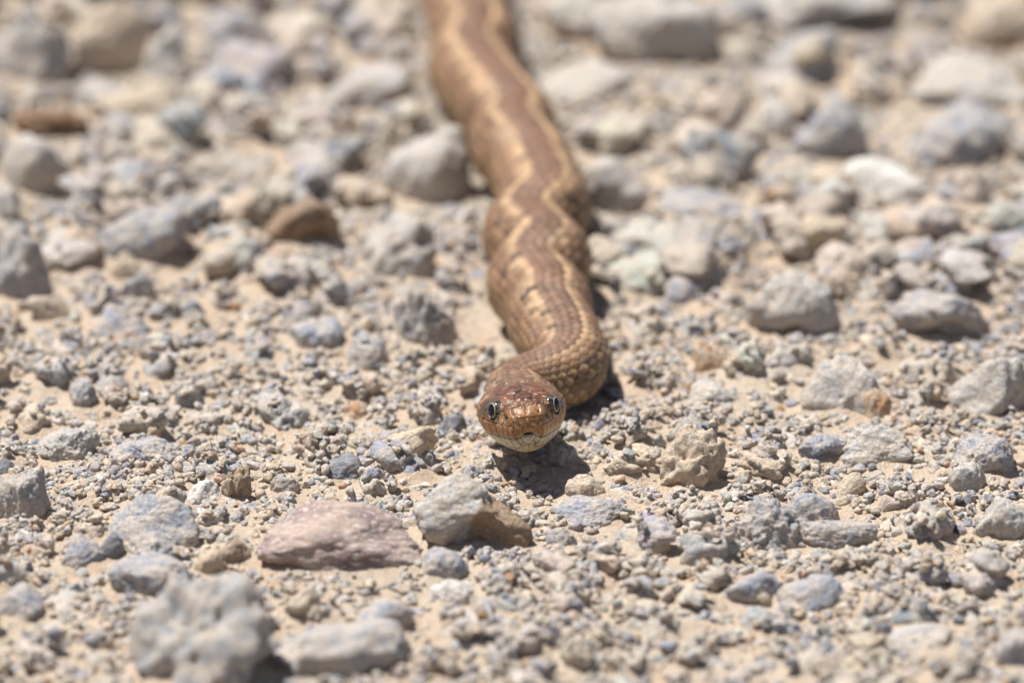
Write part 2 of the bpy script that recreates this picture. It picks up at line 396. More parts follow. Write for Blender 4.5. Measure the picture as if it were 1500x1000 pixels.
# x0, y0, x1, y1 in photo pixels, colour, style, short name (for neighbours' labels), label
LM = [
 (588, 692, 772, 822, PALE, 'hero', 'whitish boulder', 'whitish boulder with shaded brown flank, just in front of the snake\'s shadow'),
 (362, 733, 606, 856, PINK, 'slab', 'purple speckled slab', 'flat purplish pink slab with pale flecks'),
 (162, 734, 303, 812, BLUE, 'long', 'long bluish white stone', 'long bluish white rounded stone with dark gap beneath its end'),
 (-12, 688, 88, 772, GREY, 'ang', 'lichen grey angular stone', 'large angular grey stone with tan face, cut by the picture edge'),
 (-14, 664, 30, 700, DARK, 'round', None, 'dark grey stone tucked behind the large angular grey stone'),
 (178, 846, 396, 1012, (0.44, 0.435, 0.435), 'crag', 'big blurred boulder', 'biggest blurred boulder, tan with blue grey patches and pits, at the front of the picture'),
 (164, 812, 302, 884, BLUE, 'round', None, 'blue grey stone leaning on the back of the biggest blurred boulder'),
 (58, 624, 160, 684, PALE, 'round', 'cream and blue rounded stone', 'cream stone with blue grey rim, behind the large angular grey stone'),
 (162, 630, 270, 692, BLUE, 'flat', 'low blue grey stone', 'low blue grey stone next to the cream stone with blue rim'),
 (318, 680, 366, 738, EARTH, 'knob', None, 'knobbly brown stone with overhang behind the purplish slab'),
 (393, 698, 438, 730, GREY, 'ang', None, 'small mottled grey stone behind the far edge of the purplish slab'),
 (268, 698, 324, 746, WHITE, 'ang', None, 'pale cream stone between long bluish stone and knobbly brown stone'),
 (84, 788, 152, 838, BLUE, 'ang', None, 'blue grey angular stone lying before the long bluish white stone'),
 (136, 780, 186, 826, DARK, 'ang', None, 'dark grey wedge of stone between blue angular and holed stones'),
 (174, 786, 258, 834, GREY, 'pitted', 'holed grey stone', 'grey stone with small round holes under the long bluish stone'),
 (312, 792, 364, 836, EARTH, 'round', None, 'brown grey rounded stone at the outer end of the purplish slab'),
 (280, 806, 330, 850, TAN, 'round', None, 'tan stone joined to the brown grey stone beside the slab'),
 (400, 790, 436, 838, TAN, 'round', None, 'tan pebble leaning on the front of the purplish slab'),
 (447, 664, 532, 708, DARK, 'flat', 'dark slate stone', 'dark slate blue flat stone behind the purplish slab'),
 (972, 632, 1062, 728, TAN, 'knob', 'upright tan lump', 'upright tan earth lump with grey knob on top'),
 (826, 692, 882, 736, TAN, 'ang', None, 'angular tan stone at the lit edge of the head\'s shadow'),
 (856, 646, 902, 678, BLUE, 'knob', None, 'small mottled blue grey stone beside the shadow under the head'),
 (812, 732, 916, 784, BLUE, 'flat', 'flat grey blue stone', 'flat grey blue stone below the angular tan stone'),
 (802, 772, 846, 808, GREY, 'round', None, 'round grey pebble before the flat grey blue stone'),
 (1054, 734, 1182, 826, GREY, 'pitted', 'orange pitted boulder', 'grey boulder with orange stained pits'),
 (1140, 726, 1228, 788, BLUE, 'flat', None, 'smooth blue grey stone behind the orange pitted boulder'),
 (1172, 762, 1282, 816, GREY, 'long', 'wedge grey stone', 'grey wedge shaped stone with dark underside by the pitted boulder'),
 (1170, 630, 1240, 684, BLUE, 'hollow', None, 'blue grey stone with a dark hollow in its side'),
 (1238, 626, 1344, 694, PALE, 'ang', 'bluish cream block', 'large bluish cream block next to the hollow blue stone'),
 (1402, 630, 1512, 704, BLUE, 'round', 'blue grey edge boulder', 'blue grey boulder cut by the edge opposite the purple slab'),
 (1388, 680, 1444, 728, PALE, 'round', None, 'pale blue stone in front of the blue grey edge boulder'),
 (1064, 688, 1110, 720, TAN, 'ang', None, 'blocky tan stone beside the upright tan lump'),
 (1222, 694, 1266, 734, TAN, 'round', None, 'rounded tan stone in front of the bluish cream block'),
 (1264, 690, 1308, 718, GREY, 'ang', None, 'grey faceted pebble in front of the bluish cream block'),
 (1056, 840, 1152, 896, BLUE, 'ang', None, 'blue grey blurred stone in front of the orange pitted boulder'),
 (1144, 834, 1252, 908, BLUE, 'round', 'pale blue blurred stone', 'pale blue rounded stone before the grey wedge stone'),
 (1182, 530, 1306, 618, PALE, 'ang', 'cream slab with blue edge', 'cream slab with blue grey edge sloping down to an orange chip'),
 (1258, 574, 1304, 622, ORNG, 'ang', None, 'orange tan chip under the end of the cream slab'),
 (1390, 524, 1512, 622, PALE, 'ang', 'broad cream boulder', 'broad low cream boulder behind the blue grey edge boulder'),
 (1094, 396, 1226, 506, PALE, 'block', 'lone grey white boulder', 'lone grey white boulder standing proud with dark shaded foot'),
 (1306, 430, 1442, 512, GREY, 'hollow', 'undercut grey stone', 'undercut grey stone with deep shade beneath, past the lone boulder'),
 (1010, 502, 1076, 552, ORNG, 'round', 'orange tan stone', 'smooth orange tan stone between the lone boulder and the snake'),
 (390, 290, 508, 372, (0.31, 0.205, 0.135), 'hollow', 'brown hollow stone', 'brown stone with a dark cave like hollow'),
 (486, 262, 586, 322, TAN, 'hollow', None, 'tan stone with shaded underside beside the brown hollow stone'),
 (570, 194, 702, 308, PALE, 'round', 'big pale boulder', 'big pale round boulder touching the bend of the snake\'s body'),
 (504, 320, 632, 416, PALE, 'pitted', 'rough cream rock', 'rough cream rock in front of the big pale boulder'),
 (566, 420, 668, 516, GREY, 'pitted', 'pitted grey rock', 'grey rock riddled with holes, beside the bare orange dirt'),
 (116, 306, 268, 402, BLUE, 'round', 'slate blue boulder', 'slate blue boulder blurred, beyond the flat blue stone'),
 (164, 374, 216, 420, TAN, 'long', None, 'small tan stone leaning on the slate blue boulder'),
 (172, 396, 238, 452, GREY, 'ang', None, 'grey stone with dark shaded face before the slate blue boulder'),
 (128, 450, 218, 502, BLUE, 'flat', 'flat blue stone', 'flat blue stone lying before the slate blue boulder'),
 (-20, 336, 82, 452, GREY, 'ang', 'rugged grey edge stone', 'rugged grey stone at the picture edge beside the slate blue boulder'),
 (40, 428, 106, 478, TAN, 'long', None, 'tan oblong stone in front of the rugged grey edge stone'),
 (102, 558, 150, 602, GREY, 'round', 'round grey pebble', 'round dark grey pebble alone on fine tan gravel'),
 (508, 494, 568, 548, GREY, 'round', None, 'rounded grey stone in front of the pitted grey rock'),
 (0, 204, 104, 292, PALE, 'round', 'pale blurred boulder', 'pale blurred boulder behind the rugged grey edge stone'),
 (262, 224, 392, 284, PALE, 'flat', 'peach tinted boulder', 'low peach tinted boulder behind the brown hollow stone'),
 (-10, 28, 112, 132, GREY, 'ang', 'far grey block', 'far grey block with black shade below it'),
 (104, 14, 216, 122, TAN, 'block', 'far cream block', 'far cream block standing between grey and white stones'),
 (212, 44, 274, 126, WHITE, 'ang', None, 'far white stone next to the far cream block'),
 (296, 12, 404, 74, BLUE, 'flat', 'far blue slab', 'far blue grey slab with a dark line of shade under it'),
 (22, 158, 134, 212, BROWN, 'hollow', None, 'far rust brown stone half hidden in shade'),
 (776, 88, 952, 166, PALE, 'flat', 'broad pale boulder by the body', 'broad pale boulder on the shadow side of the snake'),
 (846, 238, 958, 322, PALE, 'ang', 'cream rock by the snake', 'cream rock just past the snake\'s shadow'),
 (872, -12, 1052, 110, PALE, 'block', 'tall pale far boulder', 'tall pale blue far boulder with slanted dark crack under it'),
 (1112, -30, 1342, 62, GREY, 'hollow', 'huge far boulder', 'huge far boulder with black shade under its overhang'),
 (1398, -20, 1512, 84, TAN, 'block', 'peach far block', 'peach coloured far block with a dark gap beside it'),
 (1166, 150, 1294, 244, BLUE, 'block', 'bluish far boulder', 'bluish boulder above the white chalky stone'),
 (1312, 156, 1496, 254, BLUE, 'round', 'wide blue grey boulder', 'wide blue grey boulder with shaded foot'),
 (1236, 236, 1358, 306, CHALK, 'long', 'white chalky stone', 'bright white chalky stone, whitest of all'),
 (1340, 92, 1512, 174, PALE, 'flat', None, 'low pale stone behind the wide blue grey boulder'),
 (1108, 146, 1172, 214, WHITE, 'long', None, 'upright whitish pebble beside the bluish boulder'),
 (962, 276, 1116, 334, BLUE, 'flat', 'low pale blue slab', 'low pale blue slab with two dark gaps under it'),
 (498, 588, 546, 622, ORNG, 'round', 'peach pebble', 'peach pink pebble, pinkest of the fine gravel beside the head'),
 (600, 806, 682, 856, BLUE, 'round', None, 'blue grey rounded stone in front of the whitish boulder'),
 (624, 846, 692, 894, WHITE, 'ang', 'white front pebble', 'white pebble before the whitish boulder'),
 (400, 908, 620, 1010, GREY, 'ang', 'grey front boulder', 'blurred grey boulder beside the biggest blurred boulder'),
 (520, 864, 612, 936, BLUE, 'round', None, 'blurred blue grey stone on the back of the blurred grey boulder'),
 (1448, 922, 1530, 990, BLUE, 'round', 'bluish corner stone', 'blurred bluish stone in the front corner, far from the boulders'),
 (1300, 908, 1404, 962, PALE, 'flat', 'low pale front stone', 'blurred low pale stone beside the bluish corner stone'),
 (1430, 724, 1520, 800, PALE, 'ang', None, 'pale stone before the blue grey edge boulder'),
 (-8, 856, 60, 914, BLUE, 'ang', 'blurred slate stone', 'blurred slate stone at the edge, beyond the biggest blurred boulder'),
 (40, 860, 150, 910, PALE, 'flat', None, 'blurred pale flat stone beside the blurred slate stone'),
 (1010, 560, 1100, 606, PALE, 'flat', 'flat pale stone', 'flat pale stone in front of the orange tan stone'),
 (640, 600, 690, 646, DARK, 'ang', None, 'dark angular pebble beside the snake\'s cheek'),
 (960, 400, 1040, 460, BLUE, 'ang', 'slanted blue stone', 'slanted blue grey stone between the snake and lone boulder'),
 (420, 470, 500, 520, BLUE, 'flat', 'bluish flat pebble', 'bluish flat stone among gravel, before the rough cream rock'),
]

stones = []          # (x, y, a, b, c, z, yaw) for neighbours
landmarks = []       # (x, y, short name)
STYLE = dict(round=dict(planes=10, sharp=5.0, rough=0.09), ang=dict(planes=13, sharp=13.0, rough=0.10),
             slab=dict(planes=12, sharp=14.0, rough=0.075), long=dict(planes=9, sharp=6.0, rough=0.08),
             flat=dict(planes=11, sharp=9.0, rough=0.09), block=dict(planes=12, sharp=8.0, rough=0.11),
             pitted=dict(planes=12, sharp=8.0, rough=0.17, pits=0.11), knob=dict(planes=9, sharp=6.0, rough=0.24, pits=0.10),
             hollow=dict(planes=11, sharp=8.0, rough=0.11), hero=dict(planes=9, sharp=9.0, rough=0.07), crag=dict(planes=16, sharp=18.0, rough=0.16, pits=0.10))
DEPTH = dict(round=0.85, ang=0.8, slab=0.75, long=0.6, flat=0.9, block=0.75, pitted=0.85, knob=0.8, hollow=0.75, hero=0.7, crag=0.8)
SINK = dict(round=0.15, ang=0.15, slab=0.34, long=0.45, flat=0.12, block=0.35, pitted=0.2, knob=0.25, hollow=0.52, hero=0.42, crag=0.10)
for i, (x0, y0, x1, y1, colr, style, short, label) in enumerate(LM):
    cx, cy = (x0 + x1) / 2, (y0 + y1) / 2
    p0 = unproject(cx, cy, 0.003)
    m = PXM * ((p0 - CAM) @ FWD) / DIST
    a = (x1 - x0) / 2 * m * 1.12
    Ht = (y1 - y0) * m * 1.12
    b = min(a * DEPTH[style], 0.42 * Ht / sin(PITCH))
    B = b * sin(PITCH); kc, sk_ = cos(PITCH), SINK[style]
    lo_, hi_ = 0.0, Ht * 2                                   # height that spans the rows it covers in the photograph
    for _ in range(40):
        c = (lo_ + hi_) / 2
        if math.sqrt(B * B + (c * kc) ** 2) + sk_ * c * kc + B > Ht: hi_ = c
        else: lo_ = c
    c = max(c, a * 0.30)
    p = p0
    for _ in range(3):
        g = float(hf(GROUND_H, p[0], p[1]))
        f0 = unproject(cx, y1, g)
        p = np.array([f0[0], f0[1] + b * 0.93, 0.0])
    z = g + c * sk_
    dents = ()
    if style == 'hollow': dents = (((0.35, -0.85, -0.35), 0.95, 0.46),)
    if style == 'hero': dents = (((0.42, -0.86, -0.16), 0.80, 0.46), ((-0.5, -0.7, -0.6), 0.5, 0.18), ((0.95, -0.2, 0.75), 0.55, 0.22))
    if style == 'block': dents = (((0.1, -0.85, -0.75), 0.8, 0.22),)
    big = (x1 - x0) > 90 and 600 < cy < 900
    v, f = rock(6 if big else 5, 100 + i, dents=dents, **STYLE[style])
    yaw = rng.uniform(-0.25, 0.25)
    v = v * np.array([a, b, c])
    R2 = np.array([[cos(yaw), -sin(yaw), 0], [sin(yaw), cos(yaw), 0], [0, 0, 1]])
    v = v @ R2.T
    name = 'stone_slab' if style == 'slab' else ('boulder' if (x1 - x0) * (y1 - y0) > 9000 else 'stone')
    o = add(name, mesh_np(name, v, f), M_SLAB if style == 'slab' else M_HERO if style == 'hero' else M_STONE)
    o.location = (p[0], p[1], z)
    o.color = (*colr, 0.3 if colr == (0.31, 0.205, 0.135) else 0.55 if colr == EARTH else 0.25 if colr in (BROWN, DARK) else (0.1 if colr in (WHITE, CHALK) else 1.0))
    tag(o, label, 'stone', 'larger stones lying on the gravel track')
    stamp_mesh(v + np.array([p[0], p[1], z]), f)
    stones.append((p[0], p[1], a, b))
    if short: landmarks.append((p[0], p[1], a, b, short))
BIGH = H.copy()

# ------------------------------------------------------------------ loose gravel settles between the stones
PAL = [((0.575, 0.495, 0.42), 'sandy grey', 0.30), (PALE, 'pale', 0.19), (BLUE, 'blue grey', 0.25), (TAN, 'tan', 0.17), (GREY, 'grey', 0.11),
       (WHITE, 'whitish', 0.04), (ORNG, 'orange tan', 0.025), (DARK, 'dark grey', 0.025)]
PW = np.array([q[2] for q in PAL]); PW /= PW.sum()
NV = 44
VAR = [rock(4, 900 + k, planes=int(8 + k % 6), sharp=(6.0, 10.0, 16.0)[k % 3], rough=0.13 + 0.025 * (k % 4), pits=0.08 if k % 5 == 0 else 0.0) for k in range(NV)]
NV2 = 20
VAR2 = [rock(3, 1900 + k, planes=8, sharp=(8.0, 16.0)[k % 2], rough=0.11) for k in range(NV2)]
SRC = bpy.data.collections.new('gravel_shapes')
var_mesh = []
for k, (v, f) in enumerate(VAR + VAR2):
    me = mesh_np('pebble_shape_%03d' % k, v, f); me.materials.append(M_GRAVEL)
    SRC.objects.link(bpy.data.objects.new('pebble_shape_%03d' % k, me)); var_mesh.append(me)

LB = np.array([q[:4] for q in LM], float)
BARE = unproject(706, 486, 0.0)
def bare(x, y): return ((x - BARE[0]) / .0075) ** 2 + ((y - BARE[1]) / .021) ** 2 < 1
PEB = []   # x,y,z,a,b,c,yaw,tx,ty,variant,palette
def in_frame(x, y, z=0.002, m=10):
    px, py = project(np.array([x, y, z])); return -m < px < 1500 + m and -m < py < 1000 + m

def try_medium(n, rmin, rmax, power, far=False):
    u = rng.random(n)
    rs = (rmin ** (-power) + u * (rmax ** (-power) - rmin ** (-power))) ** (-1 / power)
    rs = np.sort(rs)[::-1]
    xs = rng.uniform(GX0 + .012, GX1 - .012, n); ys = rng.uniform(GY0 + .012, GY1 - .012, n)
    if far: ys = rng.uniform(0.13, GY1 - .012, n)          # coarser stone lies further along the track
    for r, x, y in zip(rs, xs, ys):
        a = r * rng.uniform(0.9, 1.25); b = r * rng.uniform(0.75, 1.0); c = r * rng.uniform(0.55, 0.92)
        k = max(1, int(r / GR)); ix = int((x - GX0) / GR); iy = int((y - GY0) / GR)
        patch = H[iy - k:iy + k + 1:max(1, k // 4), ix - k:ix + k + 1:max(1, k // 4)]
        base = patch.mean(); top = patch.max()
        if top - base > (0.95 if far else 0.62 if r > .003 else 0.9) * r or base - GROUND_H[iy, ix] > (0.0075 if far else 0.0055): continue
        if BIGH[iy, ix] - GROUND_H[iy, ix] > .0015: continue
        z = base + c * (rng.uniform(-0.10, 0.38) if r > .0026 else rng.uniform(-0.25, 0.25))
        ce = CEIL[iy - k:iy + k + 1:max(1, k // 3), ix - k:ix + k + 1:max(1, k // 3)].min()
        if z + c > ce - 0.0002 or bare(x, y): continue
        if r > .0028:                                        # keep the named stones clear of rubble piled before them
            qx, qy = project(np.array([x, y, z + c * .6]))
            if np.any((LB[:, 0] - 6 < qx) & (qx < LB[:, 2] + 6) & (LB[:, 1] < qy) & (qy < LB[:, 3] + 4)): continue
        if r > .0019 and ((x - SNOUT[0] - .005) / .013) ** 2 + ((y - .004) / .017) ** 2 < 1: continue   # only crumbs lie below the raised head
        yaw = rng.uniform(0, 2 * pi)
        PEB.append((x, y, z, a, b, c, yaw, rng.normal(0, .22), rng.normal(0, .22), rng.integers(NV), rng.choice(len(PAL) if r < .004 else 5, p=PW if r < .004 else PW[:5] / PW[:5].sum())))
        stamp(x, y, z, a, b, c, yaw)
try_medium(4200, 0.0042, 0.0110, 2.0, far=True)
try_medium(7500, 0.0030, 0.0080, 2.2)
try_medium(16000, 0.0015, 0.0032, 1.8)
try_medium(9000, 0.0014, 0.0022, 1.8)

# dust has washed in between the stones: the dirt surface follows a softened version of their tops
def blur(a, sig):
    n = int(sig * 3); k = np.exp(-0.5 * (np.arange(-n, n + 1) / sig) ** 2); k /= k.sum()
    a = np.pad(a, n, mode='edge')
    a = sum(w * a[:, i:a.shape[1] - 2 * n + i] for i, w in enumerate(k))
    return sum(w * a[i:a.shape[0] - 2 * n + i, :] for i, w in enumerate(k))
rough_ = 0.00035 * fbm(np.stack([XX.ravel(), YY.ravel(), XX.ravel() * 0], 1) * 420, 3, 41).reshape(ny, nx)
FILL = np.maximum(GROUND_H, np.minimum(blur(np.minimum(H, GROUND_H + 0.003), 4.5) - 0.0001, GROUND_H + 0.0026)) + rough_
FILL = np.minimum(FILL, CEIL - 0.0003)
H = np.maximum(H, FILL)
build_ground()

PX, PY, PZ, PA, PB_, PCc, PYAW, PTX, PTY, PVAR, PPAL = [np.array(c) for c in zip(*PEB)]

# the 300 largest in the picture become things of their own; the rest join the gravel
ppx, ppy = zip(*[project(np.array([x, y, z])) for x, y, z in zip(PX, PY, PZ)])
ppx = np.array(ppx); ppy = np.array(ppy)
inside = (ppx > 8) & (ppx < 1492) & (ppy > 8) & (ppy < 992)
# pebbles hidden behind the snake or a stone are not picked out
def hidden(x, y, z, c):
    p = np.array([x, y, z + c * 0.5]); d = CAM - p; d /= np.linalg.norm(d)
    t = np.linspace(0.002, 0.07, 50)
    q = p + d * t[:, None]
    near = np.hypot(q[:, 0] - x, q[:, 1] - y) > max(0.6 * c, 0.003)
    if np.any((hf(H, q[:, 0], q[:, 1]) > q[:, 2]) & near): return True
    for k in range(0, 3000, 25):
        w = PC[k] - p; s = w @ d
        if s > 0 and np.linalg.norm(w - s * d) < RC[k] * 1.15: return True
    return False
order = np.argsort(-(PA * PCc) * inside)
chosen = []
for k in order:
    if len(chosen) >= 300 - len(LM) or not inside[k]: break
    if not hidden(PX[k], PY[k], PZ[k], PCc[k]): chosen.append(k)
chosen_set = set(chosen)

# fine crumbs, placed in batches on whatever lies there
CR = []
def crumbs(n, r0, r1, maxrise, dens_out=0.55):
    x = rng.uniform(GX0 + .003, GX1 - .003, n); y = rng.uniform(GY0 + .003, GY1 - .003, n)
    vis = (np.abs(x) < 0.150 + 0.03 * (y / 0.4)) & (y > -0.145) & (y < 0.40)
    keep = vis | (rng.random(n) < dens_out); x, y = x[keep], y[keep]; n = len(x)
    r = r0 + (r1 - r0) * rng.random(n) ** 1.8
    h = hf(H, x, y)
    e = r * 0.9
    hs = np.stack([hf(H, x + e, y), hf(H, x - e, y), hf(H, x, y + e), hf(H, x, y - e)])
    lo = hs.min(axis=0); mean = (hs.mean(axis=0) + h) / 2
    ok = (hs.max(axis=0) - lo < 2.2 * r) & (lo - hf(FILL, x, y) < maxrise - .0015) & ((hf(BIGH, x, y) - hf(FILL, x, y) < .0008) | (rng.random(n) < .05))
    c = r * rng.uniform(0.6, 0.95, n)
    z = np.minimum(mean, lo + 0.6 * r) + c * rng.uniform(-0.2, 0.4, n)
    pz = fbm(np.stack([x, y, x * 0], 1) * 55 + 4.0, 2, 88)
    ok &= rng.random(n) < 0.30 + 0.70 * sstep(-0.45, 0.05, pz)                # grit gathers in drifts, packed dust lies between
    ok &= (z + c < hf(CEIL, x, y) - 0.0002) & (~bare(x, y) | (r < .0007))
    x, y, z, r, c = x[ok], y[ok], z[ok], r[ok], c[ok]; n = len(x)
    CR.append(np.stack([x, y, z, r * rng.uniform(.9, 1.3, n), r * rng.uniform(.75, 1.0, n), c, rng.uniform(0, 6.283, n), rng.normal(0, .3, n), rng.normal(0, .3, n),
                        NV + rng.integers(0, NV2, n), rng.choice(len(PAL), n, p=PW)], axis=1))
    for dx in np.arange(-3, 4):
        for dy in np.arange(-3, 4):
            d2 = (dx * GR) ** 2 + (dy * GR) ** 2
            s = d2 < r * r
            if not s.any(): continue
            ix = np.clip(np.rint((x[s] - GX0) / GR).astype(int) + dx, 0, nx - 1); iy = np.clip(np.rint((y[s] - GY0) / GR).astype(int) + dy, 0, ny - 1)
            np.maximum.at(H, (iy, ix), z[s] + c[s] * np.sqrt(1 - d2 / r[s] ** 2))
for _ in range(3): crumbs(16000, 0.0010, 0.0018, 0.0060)
for _ in range(2): crumbs(22000, 0.0006, 0.0012, 0.0055)
crumbs(30000, 0.0003, 0.0007, 0.007)
CR = np.concatenate(CR)

# wider scatter out to where a neighbouring view might reach
def outer(n):
    x = rng.uniform(-1.3, 1.3, n); y = rng.uniform(-0.9, 2.0, n)
    ok = ~((x > GX0 + .004) & (x < GX1 - .004) & (y > GY0 + .004) & (y < GY1 - .004)); x, y = x[ok], y[ok]; n = len(x)
    r = 0.0022 + 0.0085 * rng.random(n) ** 4
    c = r * rng.uniform(.55, .9, n)
    ok2 = np.ones(n, bool)
    for k in range(3000, 6000, 40):
        ok2 &= np.hypot(x - PC[k, 0], y - PC[k, 1]) > RC[k] + r
    a = np.stack([x, y, c * .35, r * rng.uniform(.9, 1.3, n), r * rng.uniform(.75, 1., n), c, rng.uniform(0, 6.283, n), rng.normal(0, .25, n), rng.normal(0, .25, n),
                  rng.integers(0, NV, n), rng.choice(len(PAL), n, p=PW)], axis=1)
    return a[ok2]
rest = [k for k in range(len(PX)) if k not in chosen_set]
MED = np.stack([PX, PY, PZ, PA, PB_, PCc, PYAW, PTX, PTY, PVAR, PPAL], axis=1)
ALL = np.concatenate([MED[rest], CR, outer(60000)])
print('gravel pieces', len(ALL), 'medium', len(PX), 'crumbs', len(CR))

def jitter(pal_idx):
    base = np.array([q[0] for q in PAL])[pal_idx.astype(int)]
    n = len(base)
    return np.clip(base * rng.uniform(0.82, 1.18, (n, 1)) * rng.uniform(0.95, 1.05, (n, 3)), 0.03, 0.8)

def build_gravel():
    me = bpy.data.meshes.new('gravel'); n = len(ALL)
    me.vertices.add(n); me.vertices.foreach_set('co', np.ascontiguousarray(ALL[:, :3], np.float32).ravel())
    def attr(name, typ, key, arr):
        a = me.attributes.new(name, typ, 'POINT'); a.data.foreach_set(key, np.ascontiguousarray(arr).ravel())
    attr('stone_scale', 'FLOAT_VECTOR', 'vector', ALL[:, 3:6].astype(np.float32))
    attr('stone_turn', 'FLOAT_VECTOR', 'vector', ALL[:, [7, 8, 6]].astype(np.float32))
    attr('stone_shape', 'INT', 'value', ALL[:, 9].astype(np.int32))
    c = np.ones((n, 4), np.float32); c[:, :3] = jitter(ALL[:, 10])
    attr('stone_color', 'FLOAT_COLOR', 'color', c)
    ng = bpy.data.node_groups.new('gravel_scatter', 'GeometryNodeTree')
    ng.interface.new_socket('Geometry', in_out='INPUT', socket_type='NodeSocketGeometry')
    ng.interface.new_socket('Geometry', in_out='OUTPUT', socket_type='NodeSocketGeometry')
    gi = ng.nodes.new('NodeGroupInput'); go = ng.nodes.new('NodeGroupOutput')
    ci = ng.nodes.new('GeometryNodeCollectionInfo'); ci.inputs['Collection'].default_value = SRC
    ci.inputs['Separate Children'].default_value = True; ci.inputs['Reset Children'].default_value = True
    iop = ng.nodes.new('GeometryNodeInstanceOnPoints'); iop.inputs['Pick Instance'].default_value = True
    def named(nm, dt):
        q = ng.nodes.new('GeometryNodeInputNamedAttribute'); q.data_type = dt; q.inputs['Name'].default_value = nm
        return [s for s in q.outputs if s.enabled and s.name == 'Attribute'][0]
    ng.links.new(gi.outputs[0], iop.inputs['Points'])
    ng.links.new(ci.outputs[0], iop.inputs['Instance'])
    ng.links.new(named('stone_shape', 'INT'), iop.inputs['Instance Index'])
    er = ng.nodes.new('FunctionNodeEulerToRotation')
    ng.links.new(named('stone_turn', 'FLOAT_VECTOR'), er.inputs[0]); ng.links.new(er.outputs[0], iop.inputs['Rotation'])
    ng.links.new(named('stone_scale', 'FLOAT_VECTOR'), iop.inputs['Scale'])
    ng.links.new(iop.outputs[0], go.inputs[0])
    o = add('gravel', me, M_GRAVEL)
    md = o.modifiers.new('gravel_scatter', 'NODES'); md.node_group = ng
    tag(o, 'fine loose grey and tan gravel filling the gaps between the stones', 'gravel', kind='stuff')
build_gravel()

# individual pebbles with labels read off their surroundings
single_mesh = {}
cj = jitter(PPAL)
info = []
lmx = np.array([[l[0], l[1], l[2], l[3]] for l in landmarks])
for k in chosen:
    d = np.hypot(lmx[:, 0] - PX[k], (lmx[:, 1] - PY[k]) * 0.8) - lmx[:, 2] * 0.7
    # the snake itself is a landmark too
    sd = np.hypot(PC[:3000, 0] - PX[k], PC[:3000, 1] - PY[k]); j = int(sd.argmin())
    side = 'sunlit' if PX[k] < PC[j, 0] else 'shadowed'
    n = int(d.argmin())
    if sd[j] - 0.011 < d[n] - 0.004:
        part = 'head' if S_DENSE[j] < 0.03 else ('neck' if S_DENSE[j] < 0.075 else ('front body' if S_DENSE[j] < 0.17 else 'far body'))
        where = 'on the %s side of the snake\'s %s' % (side, part); dist = sd[j]
    else:
        dx, dy = PX[k] - lmx[n, 0], PY[k] - lmx[n, 1]
        if abs(dy) * 0.6 > abs(dx): w = 'behind' if dy > 0 else 'in front of'
        else: w = 'on the sunlit side of' if dx < 0 else 'on the shadowed side of'
        where = '%s the %s' % (w, landmarks[n][4]); dist = d[n]
    shape = 'slim' if PA[k] > 1.45 * PB_[k] else ('flat' if PCc[k] < 0.62 * PA[k] else 'rounded')
    info.append([k, '%s %s' % (PAL[int(PPAL[k])][1], shape), where, dist])
ORD = ['first', 'second', 'third', 'fourth', 'fifth', 'sixth', 'seventh', 'eighth', 'ninth', 'tenth', 'eleventh', 'twelfth']
groups = {}
for q in info: groups.setdefault((q[1], q[2]), []).append(q)
for key, qs in groups.items():
    qs.sort(key=lambda q: q[3])
    for r_, q in enumerate(qs):
        lab = '%s pebble %s' % key if len(qs) == 1 else '%s pebble, %s outward %s' % (key[0], ORD[min(r_, 11)], key[1])
        k = q[0]; vi = int(PVAR[k])
        if vi not in single_mesh:
            me = var_mesh[vi].copy(); me.name = 'pebble'; me.materials.clear(); me.materials.append(M_STONE); single_mesh[vi] = me
        o = add('pebble', single_mesh[vi])
        o.location = (PX[k], PY[k], PZ[k]); o.rotation_euler = (PTX[k], PTY[k], PYAW[k]); o.scale = (PA[k], PB_[k], PCc[k])
        o.color = (*cj[k], 1.0)
        tag(o, lab, 'pebble', 'pebbles scattered over the gravel track')

# ------------------------------------------------------------------ the snake
def seg_dist(px, py, segs):
    d = np.full(len(px), 9.0)
    for (x0, y0, x1, y1) in segs:
        vx, vy = x1 - x0, y1 - y0; L2 = vx * vx + vy * vy + 1e-12
        t = np.clip(((px - x0) * vx + (py - y0) * vy) / L2, 0, 1)
        d = np.minimum(d, np.hypot(px - x0 - t * vx, py - y0 - t * vy))
    return d

def polys(*pl):
    out = []
    for p in pl:
        out += [(*p[k], *p[k + 1]) for k in range(len(p) - 1)]
    return out

